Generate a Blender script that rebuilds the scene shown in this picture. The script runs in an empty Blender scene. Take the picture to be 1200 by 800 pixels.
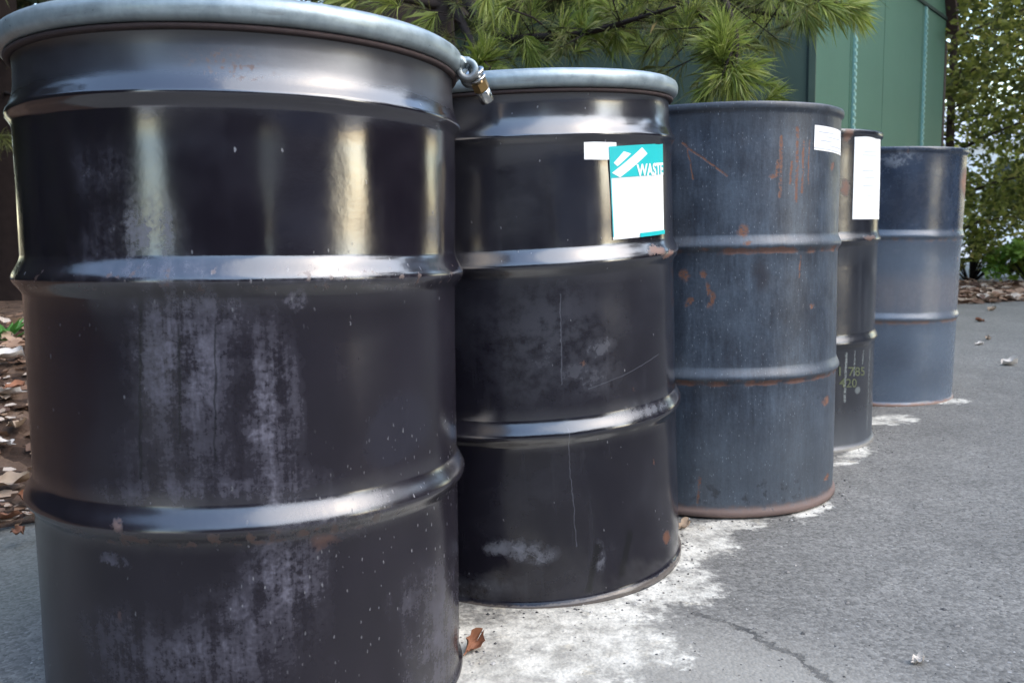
import bpy, bmesh, math, random
import numpy as np
from mathutils import Vector, Matrix, noise as mnoise
PI = math.pi
random.seed(7); rng = np.random.default_rng(7)
S = bpy.context.scene
C = S.collection

# ------------------------------------------------------------------ camera, sky, sun, exposure
F_PX, PITCH, ROLL, CAM_H = 1034.3, 0.1289, -0.0219, 0.639      # for a 1200 x 800 picture
cam_d = bpy.data.cameras.new('camera'); cam = bpy.data.objects.new('camera', cam_d); C.objects.link(cam)
cam_d.sensor_width = 36.0; cam_d.lens = F_PX / 1200 * 36
cam_d.clip_start = 0.05; cam_d.clip_end = 1000
cam_d.dof.use_dof = True; cam_d.dof.focus_distance = 1.45; cam_d.dof.aperture_fstop = 9.0
CAM_M = Matrix.Rotation(PI/2 - PITCH, 4, 'X') @ Matrix.Rotation(ROLL, 4, 'Z')
cam.matrix_world = Matrix.Translation((0, 0, CAM_H)) @ CAM_M
S.camera = cam

SUN_AZ, SUN_EL = math.radians(112), math.radians(43)            # azimuth clockwise from +Y
W = bpy.data.worlds.new('World'); S.world = W; W.use_nodes = True
nt = W.node_tree; bg = nt.nodes['Background']
sky = nt.nodes.new('ShaderNodeTexSky'); sky.sky_type = 'NISHITA'; sky.sun_disc = False
sky.sun_elevation = SUN_EL; sky.sun_rotation = SUN_AZ
sky.air_density = 1.2; sky.dust_density = 1.1; sky.ozone_density = 0.25
nt.links.new(sky.outputs[0], bg.inputs[0]); bg.inputs[1].default_value = 0.15
sun_d = bpy.data.lights.new('sun', 'SUN'); sun_d.energy = 0.65; sun_d.angle = math.radians(85)
sun_d.color = (1.0, 0.93, 0.80)
sun = bpy.data.objects.new('sun', sun_d); C.objects.link(sun)
sdir = Vector((math.sin(SUN_AZ)*math.cos(SUN_EL), math.cos(SUN_AZ)*math.cos(SUN_EL), math.sin(SUN_EL)))
sun.rotation_euler = (-sdir).to_track_quat('-Z', 'Y').to_euler()
S.view_settings.view_transform = 'Standard'; S.view_settings.look = 'None'
S.view_settings.gamma = 1.0; S.view_settings.exposure = 1.95
S.cycles.max_bounces = 4; S.cycles.diffuse_bounces = 3; S.cycles.transmission_bounces = 2; S.cycles.transparent_max_bounces = 4

# ------------------------------------------------------------------ helpers
def ray(px, py):
    v = CAM_M.to_3x3() @ Vector(((px-600)/F_PX, (400-py)/F_PX, -1))
    return v
def ground(px, py, z=0.0):
    d = ray(px, py); t = (z-CAM_H)/d.z
    return Vector((d.x*t, d.y*t, z))
def at(px, py, depth):
    d = ray(px, py); t = depth/d.y
    return Vector((d.x*t, depth, CAM_H + d.z*t))

def new_mesh(name, V, Fc, mat=None, smooth=False):
    me = bpy.data.meshes.new(name); me.from_pydata([tuple(v) for v in V], [], Fc)
    if mat is not None: me.materials.append(mat)
    if smooth: me.polygons.foreach_set('use_smooth', [True]*len(me.polygons))
    me.update(); return me
def obj(name, me, parent=None, loc=None):
    o = bpy.data.objects.new(name, me); C.objects.link(o)
    if parent is not None: o.parent = parent
    if loc is not None: o.location = loc
    return o
def tag(o, label=None, cat=None, group=None, kind=None):
    if label: o['label'] = label
    if cat: o['category'] = cat
    if group: o['group'] = group
    if kind: o['kind'] = kind
    return o
def empty(name, loc=(0,0,0), rz=0):
    o = bpy.data.objects.new(name, None); C.objects.link(o); o.location = loc; o.rotation_euler = (0,0,rz)
    o.empty_display_size = .1
    return o
class MB:
    """collects simple shapes into one mesh"""
    def __init__(s): s.V=[]; s.F=[]
    def add(s, V, Fc):
        n=len(s.V); s.V += [Vector(v) for v in V]; s.F += [tuple(i+n for i in f) for f in Fc]
    def box(s, a, b, M=None):
        (x0,y0,z0),(x1,y1,z1)=a,b
        V=[Vector(v) for v in ((x0,y0,z0),(x1,y0,z0),(x1,y1,z0),(x0,y1,z0),(x0,y0,z1),(x1,y0,z1),(x1,y1,z1),(x0,y1,z1))]
        if M: V=[M@v for v in V]
        s.add(V,[(0,3,2,1),(4,5,6,7),(0,1,5,4),(1,2,6,5),(2,3,7,6),(3,0,4,7)])
    def tube(s, pts, rad, n=8, cap=True):
        pts=[Vector(p) for p in pts]; rings=[]
        up=Vector((0.31,0.17,1)).normalized()
        for i,p in enumerate(pts):
            t=(pts[min(i+1,len(pts)-1)]-pts[max(i-1,0)]).normalized()
            a=t.cross(up)
            if a.length<1e-3: a=t.cross(Vector((1,0,0)))
            a.normalize(); b=t.cross(a)
            r=rad[i] if hasattr(rad,'__len__') else rad
            rings.append([p+(a*math.cos(2*PI*k/n)+b*math.sin(2*PI*k/n))*r for k in range(n)])
        V=[v for r in rings for v in r]; Fc=[]
        for i in range(len(pts)-1):
            for k in range(n):
                Fc.append((i*n+k, i*n+(k+1)%n, (i+1)*n+(k+1)%n, (i+1)*n+k))
        if cap:
            Fc.append(tuple(range(n-1,-1,-1))); Fc.append(tuple((len(pts)-1)*n+k for k in range(n)))
        s.add(V,Fc)
    def build(s, name, mat, parent=None, smooth=False, loc=None):
        return obj(name, new_mesh(name, s.V, s.F, mat, smooth), parent, loc)
def lathe(profile, n=160, closed=False, a0=0, a1=2*PI, wob=None):
    """profile = [(z, r)]; returns V, F"""
    V=[]; Fc=[]; full = abs(a1-a0-2*PI)<1e-6; m = n if full else n+1; L=len(profile)
    for (z,r) in profile:
        for k in range(m):
            a=a0+(a1-a0)*k/n; rr=r+(wob(a,z) if wob else 0)
            V.append((rr*math.sin(a), -rr*math.cos(a), z))
    for i in range(L-1 if not closed else L):
        j=(i+1)%L
        for k in range(n):
            k2=(k+1)%m
            Fc.append((i*m+k, i*m+k2, j*m+k2, j*m+k))
    return V,Fc

# ------------------------------------------------------------------ node helper
class G:
    def __init__(s, name):
        s.mat=bpy.data.materials.new(name); s.mat.use_nodes=True; s.t=s.mat.node_tree
        s.bsdf=s.t.nodes['Principled BSDF']; s.out=s.t.nodes['Material Output']
    def link(s, sock, v):
        if hasattr(v,'is_output'): s.t.links.new(v, sock)
        elif isinstance(v,(tuple,list)) and len(v)==3 and sock.type=='RGBA': sock.default_value=(*v,1)
        else: sock.default_value=v
    def m(s, op, a, b=None, c=None, clamp=False):
        n=s.t.nodes.new('ShaderNodeMath'); n.operation=op; n.use_clamp=clamp
        for i,v in enumerate((a,b,c)):
            if v is not None: s.link(n.inputs[i], v)
        return n.outputs[0]
    def add(s,a,b): return s.m('ADD',a,b)
    def sub(s,a,b): return s.m('SUBTRACT',a,b)
    def mul(s,a,b): return s.m('MULTIPLY',a,b)
    def max(s,a,b): return s.m('MAXIMUM',a,b)
    def min(s,a,b): return s.m('MINIMUM',a,b)
    def step(s, v, lo, hi, t0=0.0, t1=1.0):
        n=s.t.nodes.new('ShaderNodeMapRange'); n.interpolation_type='SMOOTHSTEP'
        s.link(n.inputs['Value'],v); n.inputs['From Min'].default_value=lo; n.inputs['From Max'].default_value=hi
        n.inputs['To Min'].default_value=t0; n.inputs['To Max'].default_value=t1
        return n.outputs[0]
    def lin(s, v, lo, hi, t0=0.0, t1=1.0):
        n=s.t.nodes.new('ShaderNodeMapRange'); n.clamp=True
        s.link(n.inputs['Value'],v); n.inputs['From Min'].default_value=lo; n.inputs['From Max'].default_value=hi
        n.inputs['To Min'].default_value=t0; n.inputs['To Max'].default_value=t1
        return n.outputs[0]
    def vec(s,x,y,z):
        n=s.t.nodes.new('ShaderNodeCombineXYZ')
        for i,v in enumerate((x,y,z)): s.link(n.inputs[i],v)
        return n.outputs[0]
    def coords(s, kind='Object'):
        n=s.t.nodes.new('ShaderNodeTexCoord'); return n.outputs[kind]
    def sep(s,v):
        n=s.t.nodes.new('ShaderNodeSeparateXYZ'); s.link(n.inputs[0],v); return n.outputs[0],n.outputs[1],n.outputs[2]
    def noise(s, v, scale, detail=4, rough=.55, dist=0):
        n=s.t.nodes.new('ShaderNodeTexNoise'); s.link(n.inputs['Vector'],v)
        n.inputs['Scale'].default_value=scale; n.inputs['Detail'].default_value=detail
        n.inputs['Roughness'].default_value=rough; n.inputs['Distortion'].default_value=dist
        return n.outputs['Fac']
    def voro(s, v, scale, feature='F1', out='Distance', rnd=1.0):
        n=s.t.nodes.new('ShaderNodeTexVoronoi'); n.feature=feature; s.link(n.inputs['Vector'],v)
        n.inputs['Scale'].default_value=scale; n.inputs['Randomness'].default_value=rnd
        return n.outputs[out]
    def mix(s, f, a, b):
        n=s.t.nodes.new('ShaderNodeMix'); n.data_type='RGBA'
        s.link(n.inputs[0],f); s.link(n.inputs[6],a); s.link(n.inputs[7],b)
        return n.outputs[2]
    def ramp(s, v, stops):
        n=s.t.nodes.new('ShaderNodeValToRGB'); s.link(n.inputs[0],v); e=n.color_ramp.elements
        while len(e)<len(stops): e.new(.5)
        for el,(p,c) in zip(e,stops): el.position=p; el.color=(*c,1)
        return n.outputs[0]
    def bump(s, h, strength=.3, dist=.01, normal=None):
        n=s.t.nodes.new('ShaderNodeBump'); s.link(n.inputs['Height'],h)
        n.inputs['Strength'].default_value=strength; n.inputs['Distance'].default_value=dist
        if normal is not None: s.link(n.inputs['Normal'],normal)
        return n.outputs[0]
    def island(s):
        n=s.t.nodes.new('ShaderNodeNewGeometry'); return n.outputs['Random Per Island']
    def set(s, **kw):
        names={'base':'Base Color','rough':'Roughness','metal':'Metallic','ior':'IOR','normal':'Normal','spec':'Specular IOR Level',
               'coat':'Coat Weight','coat_rough':'Coat Roughness','coat_normal':'Coat Normal'}
        for k,v in kw.items(): s.link(s.bsdf.inputs[names[k]],v)
        return s.mat
def simple(name, col, rough=.6, metal=0, nscale=40, var=.25, bump=0, ior=1.5):
    g=G(name); co=g.coords(); n=g.noise(co,nscale,5)
    dark=tuple(c*(1-var) for c in col); lite=tuple(min(1,c*(1+var)) for c in col)
    g.set(base=g.mix(n,dark,lite),rough=rough,metal=metal,ior=ior)
    if rough>=.85: g.set(spec=.12)
    if bump: g.set(normal=g.bump(n,bump,.004))
    return g.mat
def leaf_mat(name, stops, transl=.35, rough=.5):
    g=G(name); r=g.island(); col=g.ramp(r,stops)
    g.set(base=col,rough=rough)
    tr=g.t.nodes.new('ShaderNodeBsdfTranslucent'); g.link(tr.inputs[0],col)
    mx=g.t.nodes.new('ShaderNodeMixShader'); mx.inputs[0].default_value=transl
    g.t.links.new(g.bsdf.outputs[0],mx.inputs[1]); g.t.links.new(tr.outputs[0],mx.inputs[2]); g.t.links.new(mx.outputs[0],g.out.inputs[0])
    return g.mat

# ------------------------------------------------------------------ ground
E0, E1 = Vector((-1.10,1.88)), Vector((3.19,6.50))             # edge where the asphalt meets the litter
ED=(E1-E0).normalized(); EN=Vector((-ED.y,ED.x))               # along the edge, and away from the lot
def edge_st(x,y):
    d=Vector((x,y))-E0; return d.dot(ED), d.dot(EN)
def asphalt_material():
    g=G('asphalt'); co=g.coords(); x,y,z=g.sep(co)
    n1=g.noise(co,3.2,6,.6); n2=g.noise(co,14,6,.65); n3=g.noise(co,70,5,.7); nL=g.noise(co,.55,4)
    vc=g.voro(co,185,'F1','Color'); vd=g.voro(co,185); r_,_,_=g.sep(vc)
    stone=g.lin(r_,0,1,.55,1.5); tone=g.add(g.mul(g.lin(n2,.25,.75,.75,1.25),g.mul(stone,g.mul(g.lin(nL,.3,.7,.85,1.15),g.lin(n1,.3,.7,.80,1.2)))),g.lin(n3,.3,.7,-.25,.25))
    base=g.mix(g.mul(tone,.5),(.052,.050,.046),(.285,.275,.25))
    # pale worn apron below the crack
    dx=g.mul(g.sub(n1,.5),.20); dy=g.mul(g.sub(n2,.5),.12); xw=g.add(x,dx); yw=g.add(y,dy)
    def blob(cx,cy,rx,ry,soft=.5,rot=0):
        a=g.sub(xw,cx); b=g.sub(yw,cy); c,s_=math.cos(rot),math.sin(rot)
        u=g.m('DIVIDE',g.add(g.mul(a,c),g.mul(b,s_)),rx); v=g.m('DIVIDE',g.sub(g.mul(b,c),g.mul(a,s_)),ry)
        return g.step(g.m('SQRT',g.add(g.mul(u,u),g.mul(v,v))),1+soft,max(0,1-soft))
    # crack polyline
    pts=[ground(*q).xy for q in ((815,718),(850,728),(880,742),(905,757),(932,766),(950,782),(966,795),(985,815),(1010,850))]
    dmin=None
    xc=g.add(x,g.mul(g.sub(g.noise(co,30,6,.75),.5),.055)); yc=g.add(y,g.mul(g.sub(g.noise(co,37,6,.75),.5),.055))
    side=None
    for a,b in zip(pts[:-1],pts[1:]):
        d=b-a; L2=d.length_squared
        t=g.m('DIVIDE',g.add(g.mul(g.sub(xc,a.x),d.x),g.mul(g.sub(yc,a.y),d.y)),L2,clamp=False); t=g.m('MINIMUM',g.m('MAXIMUM',t,0),1)
        ex=g.sub(xc,g.add(a.x,g.mul(t,d.x))); ey=g.sub(yc,g.add(a.y,g.mul(t,d.y)))
        dd=g.m('SQRT',g.add(g.mul(ex,ex),g.mul(ey,ey))); dmin=dd if dmin is None else g.min(dmin,dd)
    width=g.lin(g.noise(co,17,5,.7),.35,.65,.0008,.0095)
    crack=g.m('SUBTRACT',1,g.step(g.m('DIVIDE',dmin,width),.45,1.4),clamp=True)
    dusty=blob(.12,1.02,.40,.34,.35)
    base=g.mix(g.mul(dusty,.55),base,(.40,.38,.33))
    # mineral deposit round the feet of the drums
    D=[ground(*q) for q in ((640,735),(700,762),(760,690),(810,640),(850,616),(1040,492),(590,790),(1118,470),(870,655),(950,598),(1005,532))]
    w=blob(D[0].x,D[0].y,.22,.14,.55,.5)
    for (p,rx,ry,rot) in ((D[1],.15,.10,.6),(D[2],.17,.10,.7),(D[3],.13,.09,.9),(D[4],.13,.06,.6),(D[5],.13,.06,.6),(D[6],.18,.13,.2),(D[7],.09,.05,.3),(D[9],.10,.035,.75),(D[10],.13,.04,.9)):
        w=g.max(w,blob(p.x,p.y,rx,ry,.55,rot))
    w=g.step(g.add(w,g.mul(g.sub(g.add(g.mul(n2,.6),g.mul(n3,.4)),.5),2.6)),.42,1.02)
    faint=g.mul(g.step(g.noise(co,5.5,7,.7),.58,.76),.16)
    wcol=g.mix(g.step(n2,.35,.7),(.46,.435,.375),(.82,.785,.69)); wcol=g.mix(g.step(g.noise(co,22,4),.58,.75),wcol,(.50,.44,.33))
    holes=g.mul(g.step(g.noise(co,17,6,.7),.50,.66),.75); w=g.mul(w,g.sub(1,holes)); base=g.mix(g.mul(w,g.lin(n3,.3,.6,.55,1)),base,wcol); base=g.mix(faint,base,(.42,.42,.41))
    dirt=blob(-1.05,1.6,.45,.30,.5,.8); base=g.mix(g.mul(dirt,.35),base,(.11,.12,.09))
    specks=g.mul(g.step(g.voro(co,30),.12,.05),g.step(g.noise(co,4,2),.45,.6)); base=g.mix(g.mul(specks,.45),base,(.45,.45,.44))
    base=g.mix(g.mul(crack,g.lin(n2,.3,.7,.35,.85)),base,(.035,.035,.036))
    h=g.add(g.mul(g.m('SUBTRACT',1,vd),.6),g.add(g.mul(n3,.5),g.mul(crack,-6)))
    g.set(base=base,rough=g.lin(n2,.3,.7,.72,.92),normal=g.bump(h,.42,.004),spec=.3)
    return g.mat
def asphalt_lot():
    xs=np.linspace(-2,5,141); V=[];Fc=[]
    # fine patch in view, with shallow waves, inside a big flat sheet
    me=new_mesh('asphalt_lot',[(-160,-160,0),(160,-160,0),(160,160,0),(-160,160,0)],[(0,1,2,3)],asphalt_material())
    tag(obj('asphalt_lot',me),kind='structure')
asphalt_lot()

def litter_height(x,y):
    s,t=edge_st(x,y)
    n=mnoise.noise((x*1.7,y*1.7,3.3))*.5+mnoise.noise((x*6,y*6,1.3))*.22
    up=min(1,max(0,t)/.5)
    rise=.10*min(1,max(0,t-.1)/1.2) + (.16*min(1,max(0,t)/1.0) if s<2.4 else .05)*min(1,max(0,t)/.6)
    return .006+up*(rise+n*.05)
m_soil=None
def forest_floor():
    g=G('forest_soil'); co=g.coords(); n=g.noise(co,9,7,.7); n2=g.noise(co,45,6,.7); v=g.voro(co,28,'F1','Color'); r,_,_=g.sep(v)
    base=g.ramp(g.add(g.mul(n,.6),g.mul(r,.4)),[(.25,(.035,.022,.016)),(.5,(.10,.062,.042)),(.68,(.19,.125,.085)),(.9,(.30,.24,.19))])
    g.set(base=base,rough=.9,normal=g.bump(g.add(n2,n),.8,.03),spec=.2)
    V=[];Fc=[]; ss=np.concatenate([np.linspace(-8,-1,15),np.linspace(-.9,12,190)]); ts=np.concatenate([np.linspace(0,2.0,32),np.linspace(2.2,16,28)])
    for s in ss:
        for t in ts:
            lim=t if s<5.2 else t*max(.10,1-(s-5.2)*.5)        # the bank narrows beyond the shed
            e=.10*mnoise.noise((s*1.3,0,7))+.04*mnoise.noise((s*6,0,2))
            bend=-max(0,s-6.25)*.62
            p=E0+ED*s+EN*(lim+(e+bend))
            V.append((p.x,p.y,litter_height(p.x,p.y) if t>0 else -.01))
    m=len(ts)
    for i in range(len(ss)-1):
        for j in range(m-1): Fc.append((i*m+j,(i+1)*m+j,(i+1)*m+j+1,i*m+j+1))
    me=new_mesh('forest_floor',V,Fc,g.mat,True)
    tag(obj('forest_floor',me),kind='structure')
forest_floor()
def driveway():
    m=simple('pale_concrete',(.42,.42,.41),.85,0,3,.15)
    me=new_mesh('driveway',[(4.0,9.2,.008),(40,9.2,.008),(40,26,.008),(4.0,26,.008)],[(0,1,2,3)],m)
    tag(obj('driveway',me),kind='structure')
driveway()

# ------------------------------------------------------------------ drums
R=.286; H=.88
DR=[(-.3756,1.2358,.0174,.0263,-.0023),(.0358,1.7109,-.0264,-.0266,.0008),(.4851,2.1322,.0027,.0114,.0032),
    (.7896,2.6524,-.0005,-.0047,.0001),(1.3270,3.2596,.0196,-.0065,-.0018)]
def drum_matrix(d):
    cx,cy,tx,ty,dz=DR[d]
    ax=Vector((tx,ty,1)).normalized(); q=Vector((0,0,1)).rotation_difference(ax).to_matrix().to_4x4()
    return Matrix.Translation((cx,cy,dz-.002)) @ q @ Matrix.Rotation(-math.atan2(cx,cy),4,'Z')
DM=[drum_matrix(d) for d in range(5)]
def duv(d,px,py,r=R):
    """pixel of the photograph -> (u, v) on the drum's side in metres"""
    I=DM[d].inverted(); o=I@Vector((0,0,CAM_H)); v=I.to_3x3()@ray(px,py)
    A=v.x**2+v.y**2; B=o.x*v.x+o.y*v.y; Cc=o.x**2+o.y**2-r*r; q=B*B-A*Cc
    t=(-B-math.sqrt(max(q,0)))/A; p=o+v*t
    return r*math.atan2(p.x,-p.y), p.z
class Paint(G):
    def __init__(s,name,d):
        super().__init__(name); s.d=d
        co=s.coords(); x,y,z=s.sep(co); s.co=co
        s.u=s.mul(s.m('ARCTAN2',x,s.mul(y,-1)),R); s.v=z
        s.uv=s.vec(s.u,s.v,d*3.7)
        s.nA=s.noise(s.uv,9,5,.6); s.nB=s.noise(s.uv,38,6,.65); s.nC=s.noise(s.uv,160,5,.7)
        s.str=s.noise(s.vec(s.mul(s.u,46),s.mul(s.v,3.5),d*2.1),1,6,.65)       # vertical streaks
        s.ud=s.add(s.u,s.add(s.mul(s.sub(s.nA,.5),.05),s.mul(s.sub(s.nB,.5),.035)))
        s.vd=s.add(s.v,s.add(s.mul(s.sub(s.noise(s.vec(s.u,s.v,5.5),11,5),.5),.06),s.mul(s.sub(s.nC,.5),.02)))
    def blob(s,px,py,wx,wy,soft=.6,k=1.0,clean=False):
        """soft stain: centre and half extents in pixels of the photograph"""
        u0,v0=duv(s.d,px,py); u1,_=duv(s.d,px+wx*.5,py); u2,_=duv(s.d,px-wx*.5,py); _,v1=duv(s.d,px,py-wy*.5)
        ru=max(.002,abs(u1-u2)); rv=max(.002,abs(v1-v0)*2)
        uu=s.u if clean else s.ud; vv=s.v if clean else s.vd
        a=s.m('DIVIDE',s.sub(uu,u0),ru); b=s.m('DIVIDE',s.sub(vv,v0),rv)
        r=s.step(s.m('SQRT',s.add(s.mul(a,a),s.mul(b,b))),1+soft,max(0,1-soft))
        return s.mul(r,k) if k!=1 else r
    def line(s,p,q,w=.0025,k=1.0):
        a=Vector(duv(s.d,*p)); b=Vector(duv(s.d,*q)); d=b-a; L2=max(1e-9,d.length_squared)
        uu=s.add(s.u,s.mul(s.sub(s.nB,.5),.010)); vv=s.add(s.v,s.mul(s.sub(s.nA,.5),.012))
        t=s.m('DIVIDE',s.add(s.mul(s.sub(uu,a.x),d.x),s.mul(s.sub(vv,a.y),d.y)),L2); t=s.min(s.max(t,0),1)
        ex=s.sub(uu,s.add(a.x,s.mul(t,d.x))); ey=s.sub(vv,s.add(a.y,s.mul(t,d.y)))
        return s.step(s.m('SQRT',s.add(s.mul(ex,ex),s.mul(ey,ey))),w*1.5,w*.4,0,k)
    def many(s,masks):
        o=masks[0]
        for k in masks[1:]: o=s.max(o,k)
        return o
    def specks(s,scale,size,dens,seed=0):
        w=s.mul(s.sub(s.nC,.5),.9/scale); v=s.vec(s.add(s.u,w),s.mul(s.add(s.v,s.mul(w,-.8)),.40),seed+s.d); d=s.voro(v,scale); c=s.voro(v,scale,'F1','Color'); r,g_,_=s.sep(c)
        return s.mul(s.step(s.m('DIVIDE',d,s.lin(g_,0,1,.4*size,size)),1.2,.7),s.step(r,1-dens,1-dens+.01))
    def band(s,z0,z1,soft=.004):
        vv=s.add(s.v,s.mul(s.sub(s.nB,.5),.014))
        return s.mul(s.step(vv,z0-soft,z0+soft),s.step(vv,z1+soft,z1-soft))

HZ=[(.305,.585)]
def hoop(h,p=.011,up=.055,dn=.024,n=11):
    """rolling hoop: long shoulder above the crest, short one below; list of (z, dr)"""
    o=[]; e=.42; N=math.sqrt(1+e*e)-e
    sm=lambda t:(math.sqrt(t*t+e*e)-e)/N
    for i in range(n+1):
        t=(1-i/n)**1.4; o.append((h-dn*t, p*(1-sm(t))**1.5))
    for i in range(1,2*n+3):
        t=(i/(2*n+2))**1.4; o.append((h+up*t, p*(1-sm(t))**1.6))
    return o
def profile(open_head,hoops,p,up,dn):
    P=[(.0,R-.012),(.0,R+.002),(.002,R+.0055),(.010,R+.0058),(.0135,R+.004),(.016,R+.0005),(.022,R),(.06,R),(.11,R)]
    last=.11
    for h in hoops:
        a=h-dn
        for k in range(1,4): P.append((last+(a-last)*k/4,R))
        P += [(z,R+d) for z,d in hoop(h,p,up,dn)]; last=h+up
    if open_head:
        b=.787
        for k in range(1,5): P.append((last+(b-.022-last)*k/5,R))
        P += [(b-.016,R+.0003),(b-.011,R+.0016),(b-.006,R+.0045),(b-.002,R+.0074),(b+.001,R+.0080),(b+.004,R+.0068),(b+.010,R+.0030),(b+.019,R-.0005),(b+.032,R-.003),
              (b+.05,R-.0035),(H-.026,R-.003),(H-.022,R+.001),(H-.018,R+.006),(H-.012,R+.0075),(H-.008,R+.004),(H-.006,R-.006)]
    else:
        for k in range(1,5): P.append((last+(.85-last)*k/5,R))
        P += [(.856,R),(.862,R+.0015),(.865,R+.0045),(.8685,R+.006),(.876,R+.006),(.8795,R+.0045),(.880,R+.0015),(.879,R-.003),(.874,R-.005),(.862,R-.0055)]
    return P
def make_drum(d,label,open_head,mat,hoops=(.305,.585),p=.011,up=.029,dn=.020,dent=.0008):
    root=empty('steel_drum'); root.matrix_world=DM[d]
    tag(root,label,'drum',group='steel drums standing in a row')
    def wob(a,z):
        e=dent*2.2*mnoise.noise((2.2*math.sin(a)+d*9,2.2*math.cos(a),z*3.1))+dent*mnoise.noise((6*math.sin(a)+d*5,6*math.cos(a),z*11))
        return e*min(1,max(0,(z-.02)/.05))
    P=profile(open_head,hoops,p,up,dn); n=224
    V,Fc=lathe(P,n,wob=wob); c0=len(V); V.append((0,0,0)); Fc += [((k+1)%n,k,c0) for k in range(n)]
    obj('shell',new_mesh('shell',V,Fc,mat,True),root)
    return root
m_lid=simple('lid_black_paint',(.03,.03,.034),.45,0,30,.3)
def lid(root,z,r):
    V,Fc=lathe([(z,r),(z,r-.012),(z-.006,r-.02),(z-.006,r-.10),(z-.003,r-.11),(z-.003,.02)],96)
    n=96; c=len(V); V.append((0,0,z-.003)); m=(6-1)*n; Fc += [(m+k,m+(k+1)%n,c) for k in range(n)]
    obj('lid',new_mesh('lid',V,Fc,m_lid,True),root)
def ring_material():
    g=G('grey_ring_paint'); co=g.coords(); x,y,z=g.sep(co); a=g.m('ARCTAN2',x,g.mul(y,-1))
    v=g.vec(g.mul(a,.3),z,0); n=g.noise(v,40,6,.65); n2=g.noise(g.vec(g.mul(a,2.2),g.mul(z,50),0),3,5)
    base=g.mix(g.step(n,.3,.7),(.25,.30,.315),(.36,.42,.435)); ch=g.mul(g.step(g.noise(v,95,5,.7),.66,.71),g.step(g.noise(v,14,3),.45,.6))
    base=g.mix(ch,base,(.09,.09,.095)); base=g.mix(g.mul(g.step(n2,.62,.75),.35),base,(.16,.15,.14))
    low=g.step(z,H-.013,H-.026); base=g.mix(g.mul(low,.6),base,(.10,.075,.065))
    g.set(base=base,rough=g.lin(n,.3,.7,.26,.44),normal=g.bump(n,.15,.003),metal=.4); return g.mat
m_ring=ring_material()
m_rust_edge=simple('rusty_gasket',(.045,.028,.026),.8,0,60,.5)
def closing_ring(root,ga=None):
    pr=[]
    for k in range(15):
        a=-PI*.60+PI*1.2*k/14
        pr.append((H-.006+.0148*math.sin(a), R+.004+.0098*math.cos(a)+(.0015 if abs(a)<1 else 0)))
    pr=pr+[(H+.0075,R-.012),(H+.004,R-.016),(H+.004,R-.013),(H-.006,R-.006),(H-.020,R-.003)]
    if ga is None: V,Fc=lathe(pr,192,closed=True)
    else: V,Fc=lathe(pr,192,closed=True,a0=ga+.07,a1=ga+2*PI-.07)
    o=obj('closing_ring',new_mesh('closing_ring',V,Fc,m_ring,True),root)
    pg=[(H-.028,R-.002),(H-.027,R+.005),(H-.0235,R+.0065),(H-.0215,R+.004),(H-.0215,R-.002)]
    V,Fc=lathe(pg,160,closed=True); obj('gasket',new_mesh('gasket',V,Fc,m_rust_edge,True),root)
    return o

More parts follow.
